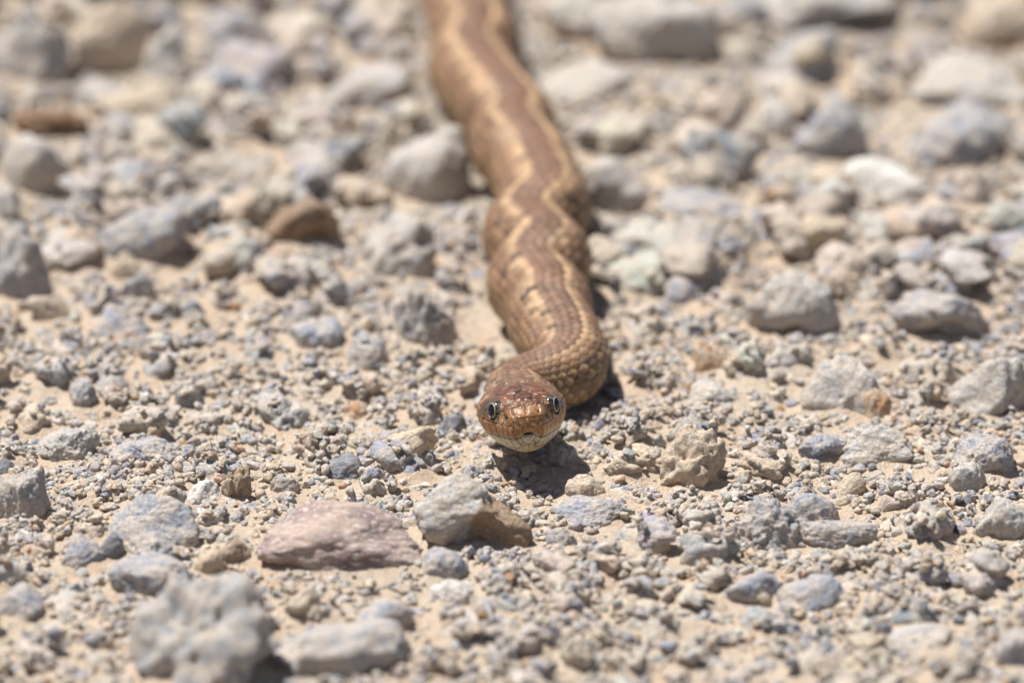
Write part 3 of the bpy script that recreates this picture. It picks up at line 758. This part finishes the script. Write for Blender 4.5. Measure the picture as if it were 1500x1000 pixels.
def build_snake():
    root = bpy.data.objects.new('snake', None); COL.objects.link(root)
    root.location = (0, 0, 0); root.empty_display_size = 0.02
    tag(root, 'brown snake with two pale stripes, head raised towards the camera over the gravel', 'snake')
    NT = 384
    # stations along the axis (metres)
    q = np.linspace(0.012, math.sqrt(24.0), 260) ** 2 * 1e-3
    s2 = np.arange(24.0e-3 + .0002, 0.105, 0.00022)
    s3 = np.arange(0.105, 0.36, 0.0005)
    s4 = np.arange(0.36, S_DENSE[-1], 0.0012)
    S = np.concatenate([q, s2, s3, s4]); NS = len(S)
    P = np.stack([np.interp(S, S_DENSE, PC[:, k]) for k in range(3)], axis=1)
    R = np.interp(S, S_DENSE, RC)
    Td = np.gradient(PC, ds, axis=0); Td /= np.linalg.norm(Td, axis=1)[:, None]
    T = np.stack([np.interp(S, S_DENSE, Td[:, k]) for k in range(3)], axis=1); T /= np.linalg.norm(T, axis=1)[:, None]
    side = np.cross(T, [0, 0, 1.0]); side /= np.linalg.norm(side, axis=1)[:, None]
    up = np.cross(side, T)
    roll = radians(4.0) * (1 - sstep(.014, .05, S))
    side, up = side * np.cos(roll)[:, None] + up * np.sin(roll)[:, None], up * np.cos(roll)[:, None] - side * np.sin(roll)[:, None]
    # section profile in mm against t in mm (head), handed over to the body radius behind it
    t = S * 1e3
    qt = np.sqrt(np.minimum(t, 34.0))
    tk = np.array([0, .15, .5, 1.2, 3, 6, 10, 14, 18, 21, 25, 34.0]); sk = np.sqrt(tk)
    hw = pchip(sk, [0, 1.7, 2.85, 3.75, 4.75, 6.15, 8.0, 9.5, 10.05, 9.5, 7.7, 6.6], qt)
    tp = pchip(sk, [0, 1.15, 2.0, 2.75, 3.75, 4.6, 5.2, 5.5, 5.6, 5.6, 5.8, 6.4], qt)
    bt = pchip(sk, [0, 1.8, 3.2, 4.7, 6.5, 7.7, 8.3, 8.5, 8.5, 8.2, 7.6, 7.0], qt)
    hb = sstep(24, 34, t)
    hw = hw * (1 - hb) + R * 1e3 * hb; tp = tp * (1 - hb) + R * 1e3 * 0.98 * hb; bt = bt * (1 - hb) + R * 1e3 * hb
    ntop = 2.75 * (1 - hb) + 2.05 * hb; nbot = 2.15 * (1 - hb) + 2.1 * hb
    th = np.linspace(-pi, pi, NT, endpoint=False)        # 0 = top, pi/2 = picture right
    # pack more columns where they count: none needed, keep uniform
    TT, TH_ = np.meshgrid(t, th, indexing='ij')
    sn, cs = np.sin(TH_), np.cos(TH_)
    nn = np.where(cs > 0, ntop[:, None], nbot[:, None])
    y = hw[:, None] * np.sign(sn) * np.abs(sn) ** (2 / nn)
    z = np.where(cs > 0, tp[:, None], bt[:, None]) * np.sign(cs) * np.abs(cs) ** (2 / nn)
    y = y.ravel(); z = z.ravel(); tt = TT.ravel(); ph = TH_.ravel()
    headw = 1 - sstep(20, 27, tt)
    y = y * (1 - 0.34 * sstep(0.2, 5.6, z) * sstep(3.0, 8.0, tt) * (1 - sstep(17, 26, tt)))      # narrow crown over a broad jaw
    isH = tt < 27
    ay = np.abs(y)
    # ---- broad head forms
    z = z + headw * 0.70 * np.exp(-((tt - 9.0) / 2.8) ** 2) * np.exp(-((ay - 5.0) / 1.2) ** 2) * (z > 2)      # brow
    z = z - headw * 0.35 * np.exp(-((ay) / 2.2) ** 2) * np.exp(-((tt - 9) / 4.5) ** 2) * (z > 2)              # flat crown
    lore = np.exp(-((tt - 5.4) / 1.7) ** 2) * np.exp(-((z - 1.3) / 1.3) ** 2)
    y = y - np.sign(y) * headw * 0.55 * lore                                                                  # hollow before the eye
    # ---- sutures
    top = polys([(0, .9), (0, 6.0)], [(0, 12.6), (0, 19.4)],
                [(-2.9, 3.4), (0, 3.0), (2.9, 3.4)], [(-4.9, 6.6), (-2.1, 6.2), (0, 5.8), (2.1, 6.2), (4.9, 6.6)],
                [(-2.1, 6.2), (-1.7, 10.6), (0, 12.6), (1.7, 10.6), (2.1, 6.2)],
                [(-1.7, 10.6), (-4.8, 11.8), (-6.8, 12.0)], [(1.7, 10.6), (4.8, 11.8), (6.8, 12.0)],
                [(-4.8, 11.8), (-5.6, 15.5), (-3.4, 19.4), (0, 19.4), (3.4, 19.4), (5.6, 15.5), (4.8, 11.8)],
                [(-2.9, 3.4), (-3.3, 1.9), (-2.7, 1.1)], [(2.7, 1.1), (3.3, 1.9), (2.9, 3.4)], [(-2.9, 3.4), (-4.9, 6.6)], [(2.9, 3.4), (4.9, 6.6)])
    wq = np.stack([y, tt, z], 1)
    w1 = 0.24 * fbm(wq * 0.9, 3, 91); w2 = 0.24 * fbm(wq * 0.9, 3, 92)                                          # plates are never drawn with a ruler
    dtop = np.where((z > 1.6) & isH, seg_dist(y + w1, tt + w2, top), 9.0)
    lip = -2.55 - 1.25 * sstep(0.9, 3.4, ay) - 0.012 * tt - 0.45 * sstep(9, 18, tt)                            # height of the mouth line
    side_s = []
    for tl in (1.05, 2.9, 5.0, 7.5, 10.4, 13.8, 17.4):                                                   # upper lip plates
        side_s += polys([(tl + .25, -4.2), (tl + .1, -2.2), (tl - .25, -.55)])
    side_s += polys([(1.1, -.3), (2.9, -.75), (4.1, -.25), (5.0, -.8), (6.3, -.4), (7.5, -.95), (9, -.55), (10.4, -1.0), (12.2, -.4), (13.8, -.9), (18, -.5)], [(4.2, -.5), (4.3, 2.0)], [(6.3, -.6), (6.5, 2.4)],
                    [(12.2, -.6), (12.1, 2.9)], [(12.2, 1.2), (18, 1.4)], [(15.5, -.5), (15.5, 4.0)])
    dside = np.where((np.abs(y) > 1.7) & isH & (z < 3.2) & (z > lip), seg_dist(tt + w1, z + w2, side_s), 9.0)
    low_s = []
    for k, tl in enumerate((1.3, 3.2, 5.4, 8.0, 11.0, 14.4, 17.8)):                                      # lower lip plates
        low_s += polys([(tl - .1, -2.6), (tl + .3, -4.6), (tl + 1.1, -6.2)])
    low_s += polys([(2.2, -6.1), (5, -6.5), (10, -6.9), (18, -7.1)])
    dlow = np.where((np.abs(y) > 1.15) & isH & (z < lip), seg_dist(tt + w1, z + w2, low_s), 9.0)
    fr = polys([(-1.75, -3.2), (-.9, -4.6), (0, -5.0), (.9, -4.6), (1.75, -3.2)], [(0, -5.0), (0, -7.5)], [(-2.4, -5.9), (0, -5.0), (2.4, -5.9)])   # chin plate seen from the front
    dfr = np.where((tt < 6) & (z < lip), seg_dist(y + .7 * w1, z + .7 * w2, fr), 9.0)
    rost = polys([(-2.9, -3.0), (-2.5, -1.6), (-1.3, -.75), (0, -.5), (1.3, -.75), (2.5, -1.6), (2.9, -3.0)])
    dro = np.where((tt < 1.6) & (z > lip) & (z < 2.2), seg_dist(y + w1, z + w2, rost), 9.0)
    dlip = np.where(isH & (tt < 19) & (z < 0), np.abs(z - lip), 9.0)
    notch = np.exp(-((y / 1.15) ** 4)) * np.exp(-(((z + 2.40) / 0.40) ** 2)) * (tt < 3) * (np.cos(ph) < 0.2)
    nost = np.exp(-((tt - 3.2) / .55) ** 2 - ((z - 1.05) / .62) ** 2) * (ay > 1.5) * isH
    g = lambda d, w: np.exp(-(d / w) ** 2)
    groove = 0.24 * g(dtop, .19) - 0.10 * sstep(0, 1.0, dtop) * (dtop < 5) * (z > 1.6) + 0.16 * g(dside, .14) + 0.14 * g(dlow, .14) + 0.13 * g(dfr, .13) + 0.05 * g(dro, .13) + 0.30 * g(dlip, .17) + 0.85 * notch + .55 * nost
    puff = 0.0 * tt
    # ---- small scales: staggered rows of overlapping pieces
    rows = 27.0
    vrow = (ph / (2 * pi)) * rows
    # length coordinate grows with the body's girth
    pitch_s = 1.95 + 0.22 * (np.clip(R * 1e3, 3, 12) - 6.0)
    ucoord = np.cumsum(np.concatenate([[0], np.diff(t)]) / pitch_s)
    uu = np.repeat(ucoord, NT)
    best = np.full(len(tt), 9.0); second = np.full(len(tt), 9.0); bid = np.zeros(len(tt), np.int64); bu = np.zeros(len(tt)); brow = np.zeros(len(tt))
    r0 = np.floor(vrow)
    for dr in (-1, 0, 1, 2):
        rr = r0 + dr
        offs = np.where(np.mod(rr, 2) == 0, 0.0, 0.5)
        c0 = np.round(uu - offs)
        for dc in (-1, 0, 1):
            cu = c0 + dc + offs
            du = uu - cu; dv = vrow - rr
            dd = np.abs(du) * 0.95 + np.abs(dv) * 0.95 - 0.22 * np.abs(du) * 0 + 0.28 * (du * du + dv * dv)
            new = dd < best
            second = np.where(new, best, np.minimum(second, dd))
            best = np.where(new, dd, best)
            bid = np.where(new, ((rr + 40) * 4096 + cu * 2).astype(np.int64), bid)
            bu = np.where(new, du, bu); brow = np.where(new, dv, brow)
    edge = sstep(0.0, 0.26, second - best)
    dome = edge * (0.55 + 0.45 * (1 - np.clip(best, 0, 1))) + 0.38 * np.clip(bu + 0.5, 0, 1) * edge      # free end of each scale stands proud
    keel = np.exp(-(brow / 0.16) ** 2) * edge * 0.12
    bodyw = sstep(18.5, 22.0, tt + 1.2 * (z < 2) * 0)
    sidehead = sstep(15.5, 18.5, tt) * (z < 3.4) * (z > lip + 2.0) * isH
    scw = np.maximum(bodyw, sidehead)
    vent = sstep(2.30, 2.55, np.abs(ph)) * bodyw                                 # broad belly plates
    vs_ = np.abs(np.mod(uu, 1.0) - 0.5) * 2
    scale_h = np.clip(R * 1e3 / 7.5, 0.3, 1.5).repeat(NT)
    disp = -groove * headw + scw * (1 - vent) * 0.34 * (dome + keel - 0.6) * scale_h + vent * 0.15 * (np.mod(uu, 1.0) - .5)
    # ---- eyes
    eyes = []
    EYE_R = 2.28
    for sgn in (-1, 1):
        c = np.array([sgn * 5.90, 9.2, 1.85])                                    # lateral, back, up (mm)
        axis = np.array([sgn * 0.90, -0.42, 0.12]); axis /= np.linalg.norm(axis)
        dd = np.sqrt((y - c[0]) ** 2 + (tt - c[1]) ** 2 + (z - c[2]) ** 2)
        al = ((y - c[0]) * axis[0] + (tt - c[1]) * axis[1] + (z - c[2]) * axis[2]) / np.maximum(dd, 1e-6)
        perp = dd * np.sqrt(np.maximum(1 - al * al, 0))
        inner = (al > 0.05) & isH
        rim = inner * np.exp(-((perp - EYE_R * 1.06) / 0.30) ** 2)
        hole = inner * (1 - sstep(EYE_R * 0.80, EYE_R * 1.02, perp))
        disp = disp + 0.16 * rim - 1.5 * hole
        eyes.append((c, axis, inner * (1 - sstep(EYE_R * 1.0, EYE_R * 1.45, perp)), perp, inner))
    # base surface and its normals
    Pm = np.repeat(P, NT, axis=0); Sd = np.repeat(side, NT, axis=0); Up = np.repeat(up, NT, axis=0)
    V = Pm + (Sd * y[:, None] + Up * z[:, None]) * 1e-3
    Vg = V.reshape(NS, NT, 3)
    du_ = np.gradient(Vg, axis=0)
    dv_ = np.roll(Vg, -1, axis=1) - np.roll(Vg, 1, axis=1)
    nrm = np.cross(du_, dv_).reshape(-1, 3); nrm /= np.maximum(np.linalg.norm(nrm, axis=1), 1e-12)[:, None]
    outw = np.sum(nrm * (V - Pm), axis=1)
    if np.median(outw) < 0: nrm = -nrm
    # skin folds and muscle along the flanks, a few tenths of a millimetre
    disp = disp + 0.16 * fbm(V * 140, 2, 77) * (1 - headw) + (0.05 * fbm(V * 420, 3, 78) + 0.015 * fbm(V * 1900, 2, 79)) * headw
    V = V + nrm * disp[:, None] * 1e-3
    # ---- colours
    def lerp(a, b, f): return a * (1 - f[:, None]) + np.asarray(b) * f[:, None]
    rnd = hash3(bid, bid * 0 + 3, bid * 0 + 7, 5)
    rnd2 = hash3(bid, bid * 0 + 11, bid * 0 + 1, 9)
    aph = np.abs((vrow - brow) / rows * 2 * pi)
    n1 = len(tt)
    MID = np.array([.212, .115, .070]); STR = np.array([.50, .325, .185]); LAT = np.array([.250, .138, .074]); LOW = np.array([.28, .168, .083]); BEL = np.array([.62, .50, .33])
    col = np.tile(MID, (n1, 1))
    stripew = 0.35 + 0.65 * sstep(45, 75, tt)
    col = lerp(col, STR, sstep(.30, .42, aph) * stripew); col = lerp(col, LAT, sstep(.52, .66, aph) * (1 - .75 * (aph < .8) * sstep(.25, .75, rnd2)))
    col = lerp(col, LOW, sstep(1.35, 1.75, aph)); col = lerp(col, BEL, sstep(2.2, 2.6, aph))
    col = col * (0.72 + 0.56 * rnd)[:, None]
    fleckw = ((rnd2 > 0.90) & (aph > .5) & (aph < 1.3)) * edge
    col = lerp(col, (.035, .02, .014), 0.85 * (rnd2 > np.where(tt < 48, .84, .955)) * (aph > .40) * (aph < .95) * (1 - sstep(.2, .5, np.abs(bu + .15))))
    col = lerp(col, (.66, .47, .23), (0.55 - .40 * sstep(60, 90, tt)) * ((rnd > .45) & (aph > .95) & (aph < 2.1)) * edge * sstep(-.1, .3, bu))
    col = lerp(col, np.array([.09, .05, .026]), 0.78 * (1 - sstep(0.0, 0.15, second - best)) * (1 - vent))     # skin between scales
    # head
    mm = fbm(np.stack([y, tt, z], 1) * .9, 3, 60); m2 = fbm(np.stack([y, tt, z], 1) * 1.7, 3, 61)
    hc = np.tile(np.array([.140, .056, .029]), (n1, 1)) * (1 + .50 * mm)[:, None]
    hc = lerp(hc, np.array([.25, .112, .042]) * (1 + .25 * mm)[:, None], (1 - sstep(2.6, 4.2, tt + .8 * mm)))                                     # lighter snout
    hc = lerp(hc, np.array([.26, .125, .050]) * (1 + .35 * m2)[:, None], sstep(2.4, 1.0, z) * (z > lip - .0) * 1.0)                      # flank of the head
    hc = lerp(hc, np.array([.37, .182, .066]) * (1 + .22 * m2)[:, None], sstep(.2, -.5, z) * (z > lip))
    hc = lerp(hc, np.array([.58, .46, .28]), .8 * sstep(lip + .50, lip + .15, z + .25 * m2) * (z > lip) * (tt < 3) * (ay < 2.6))                                  # upper lip plates
    hc = lerp(hc, np.array([.62, .50, .31]), sstep(lip + np.where(y > 0, 1.9, .6), lip + .05, z + .3 * m2) * sstep(3.0, 5.0, ay) * .75 * (z > lip))
    hc = lerp(hc, np.array([.50, .425, .275]) * (1 + .22 * m2)[:, None], sstep(lip + .06, lip - .06, z))                                 # jaw
    hc = lerp(hc, np.array([.42, .33, .20]), sstep(-6.0, -7.4, z) * .6)
    hc = lerp(hc, np.array([.055, .042, .035]), .85 * np.exp(-((tt - 13.0) / 3.0) ** 4) * np.exp(-((z - 1.5 + .3 * m2) / 1.5) ** 4) * (ay > 3))   # dark patch behind the eye
    hc = lerp(hc, np.array([.60, .47, .30]), .85 * sstep(.68, .76, m2) * (z > -1.5) * (tt < 9))                 # cream flecks
    hc = lerp(hc, np.array([.52, .36, .20]), .55 * g(np.abs(dtop), .20) * sstep(-.1, .35, mm) * (tt < 8))
    sut = np.maximum.reduce([.90 * g(dtop, .19) * (1 - .5 * sstep(-.1, .35, mm) * (tt < 8)), .80 * g(dside, .13), .85 * g(dlow, .12), .85 * g(dfr, .11), .25 * g(dro, .12)])
    hc = lerp(hc, np.array([.05, .024, .012]), sut)
    hc = lerp(hc, np.array([.06, .03, .02]), .9 * g(dlip, .10)); hc = lerp(hc, np.array([.07, .032, .026]), np.clip(notch * 1.6 - .35, 0, 1)); hc = lerp(hc, np.array([.02, .012, .01]), np.clip(nost * 1.4, 0, 1))
    for (c, axis, w, perp, inner) in eyes:
        hc = lerp(hc, np.array([.06, .045, .035]), .85 * inner * (1 - sstep(EYE_R * 1.02, EYE_R * 1.22, perp)))
        hc = lerp(hc, np.array([.58, .48, .27]), .22 * inner * np.exp(-((perp - EYE_R * 1.27) / .16) ** 2) * (m2 > -.1))
    top_z = z > 1.8
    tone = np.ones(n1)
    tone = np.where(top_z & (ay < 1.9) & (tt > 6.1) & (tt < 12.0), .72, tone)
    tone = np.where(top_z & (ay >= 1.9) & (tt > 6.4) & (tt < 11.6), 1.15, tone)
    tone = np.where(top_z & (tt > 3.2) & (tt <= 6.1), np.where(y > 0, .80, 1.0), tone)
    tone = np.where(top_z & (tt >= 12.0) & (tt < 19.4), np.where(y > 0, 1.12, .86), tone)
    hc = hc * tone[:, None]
    hc = lerp(hc, MID * .85, sstep(15, 20, tt) * (z > 2) * .8)
    hw_ = 1 - scw
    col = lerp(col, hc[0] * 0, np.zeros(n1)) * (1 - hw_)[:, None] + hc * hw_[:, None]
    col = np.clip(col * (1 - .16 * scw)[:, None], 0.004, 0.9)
    # ---- faces: quads along the sweep, a fan at the snout, one at the tail
    idx = np.arange(NS * NT).reshape(NS, NT); nxt = np.roll(idx, -1, axis=1)
    qf = np.stack([idx[:-1], nxt[:-1], nxt[1:], idx[1:]], axis=-1).reshape(-1, 4)
    tri = np.concatenate([qf[:, [0, 1, 2]], qf[:, [0, 2, 3]]])
    V = np.concatenate([V, [SNOUT], [P[-1] + T[-1] * .004]]); col = np.concatenate([col, col[:1], col[-1:]])
    a, b = NS * NT, NS * NT + 1
    f1 = np.stack([np.full(NT, a), nxt[0], idx[0]], 1); f2 = np.stack([np.full(NT, b), idx[-1], nxt[-1]], 1)
    F = np.concatenate([tri, f1, f2])[:, ::-1]
    me = mesh_np('body', V, F)
    set_color(me, 'skin_color', col)
    ra = me.attributes.new('skin_rough', 'FLOAT', 'POINT')
    rgh = np.concatenate([np.where(hw_ > .5, .36, .54), [.36, .54]]).astype(np.float32)
    ra.data.foreach_set('value', rgh)
    add('body', me, M_SNAKE, root)
    # ---- eyes: ball, pale ring, pupil
    dI, fI = ico(5)
    for (c, axis, *_r) in eyes:
        k = int(np.argmin(np.abs(t - c[1])))
        Cw = P[k] + (side[k] * c[0] + up[k] * c[2]) * 1e-3
        Aw = side[k] * axis[0] + T[k] * axis[1] + up[k] * axis[2]; Aw /= np.linalg.norm(Aw)
        u = np.cross(Aw, up[k]); u /= np.linalg.norm(u); w = np.cross(u, Aw)
        ball = add('eye', mesh_np('eye', Cw + dI * EYE_R * 1e-3, fI), M_IRIS, root)
        def cap(name, a0, a1, rr, mat, asp):
            n1_, n2_ = 14, 64
            A = np.linspace(a0, a1, n1_)[:, None]; B = np.linspace(0, 2 * pi, n2_, endpoint=False)[None, :]
            prof = rr + 0.02 * np.sin((A - a0) / (a1 - a0) * pi)
            dirs = (np.cos(A)[..., None] * Aw + np.sin(A)[..., None] * (np.cos(B)[..., None] * u * asp + np.sin(B)[..., None] * w))
            dirs /= np.linalg.norm(dirs, axis=-1, keepdims=True)
            vv = Cw + dirs * prof[..., None] * 1e-3
            ii = np.arange(n1_ * n2_).reshape(n1_, n2_); jj = np.roll(ii, -1, 1)
            ff = np.stack([ii[:-1], ii[1:], jj[1:], jj[:-1]], -1).reshape(-1, 4)
            add(name, mesh_np(name, vv.reshape(-1, 3), ff), mat, ball)
        cap('iris', 0.74, 0.81, EYE_R * 1.006, M_RING, 0.96)
        cap('pupil', 0.0005, 0.74, EYE_R * 1.010, M_PUPIL, 0.95)
build_snake()
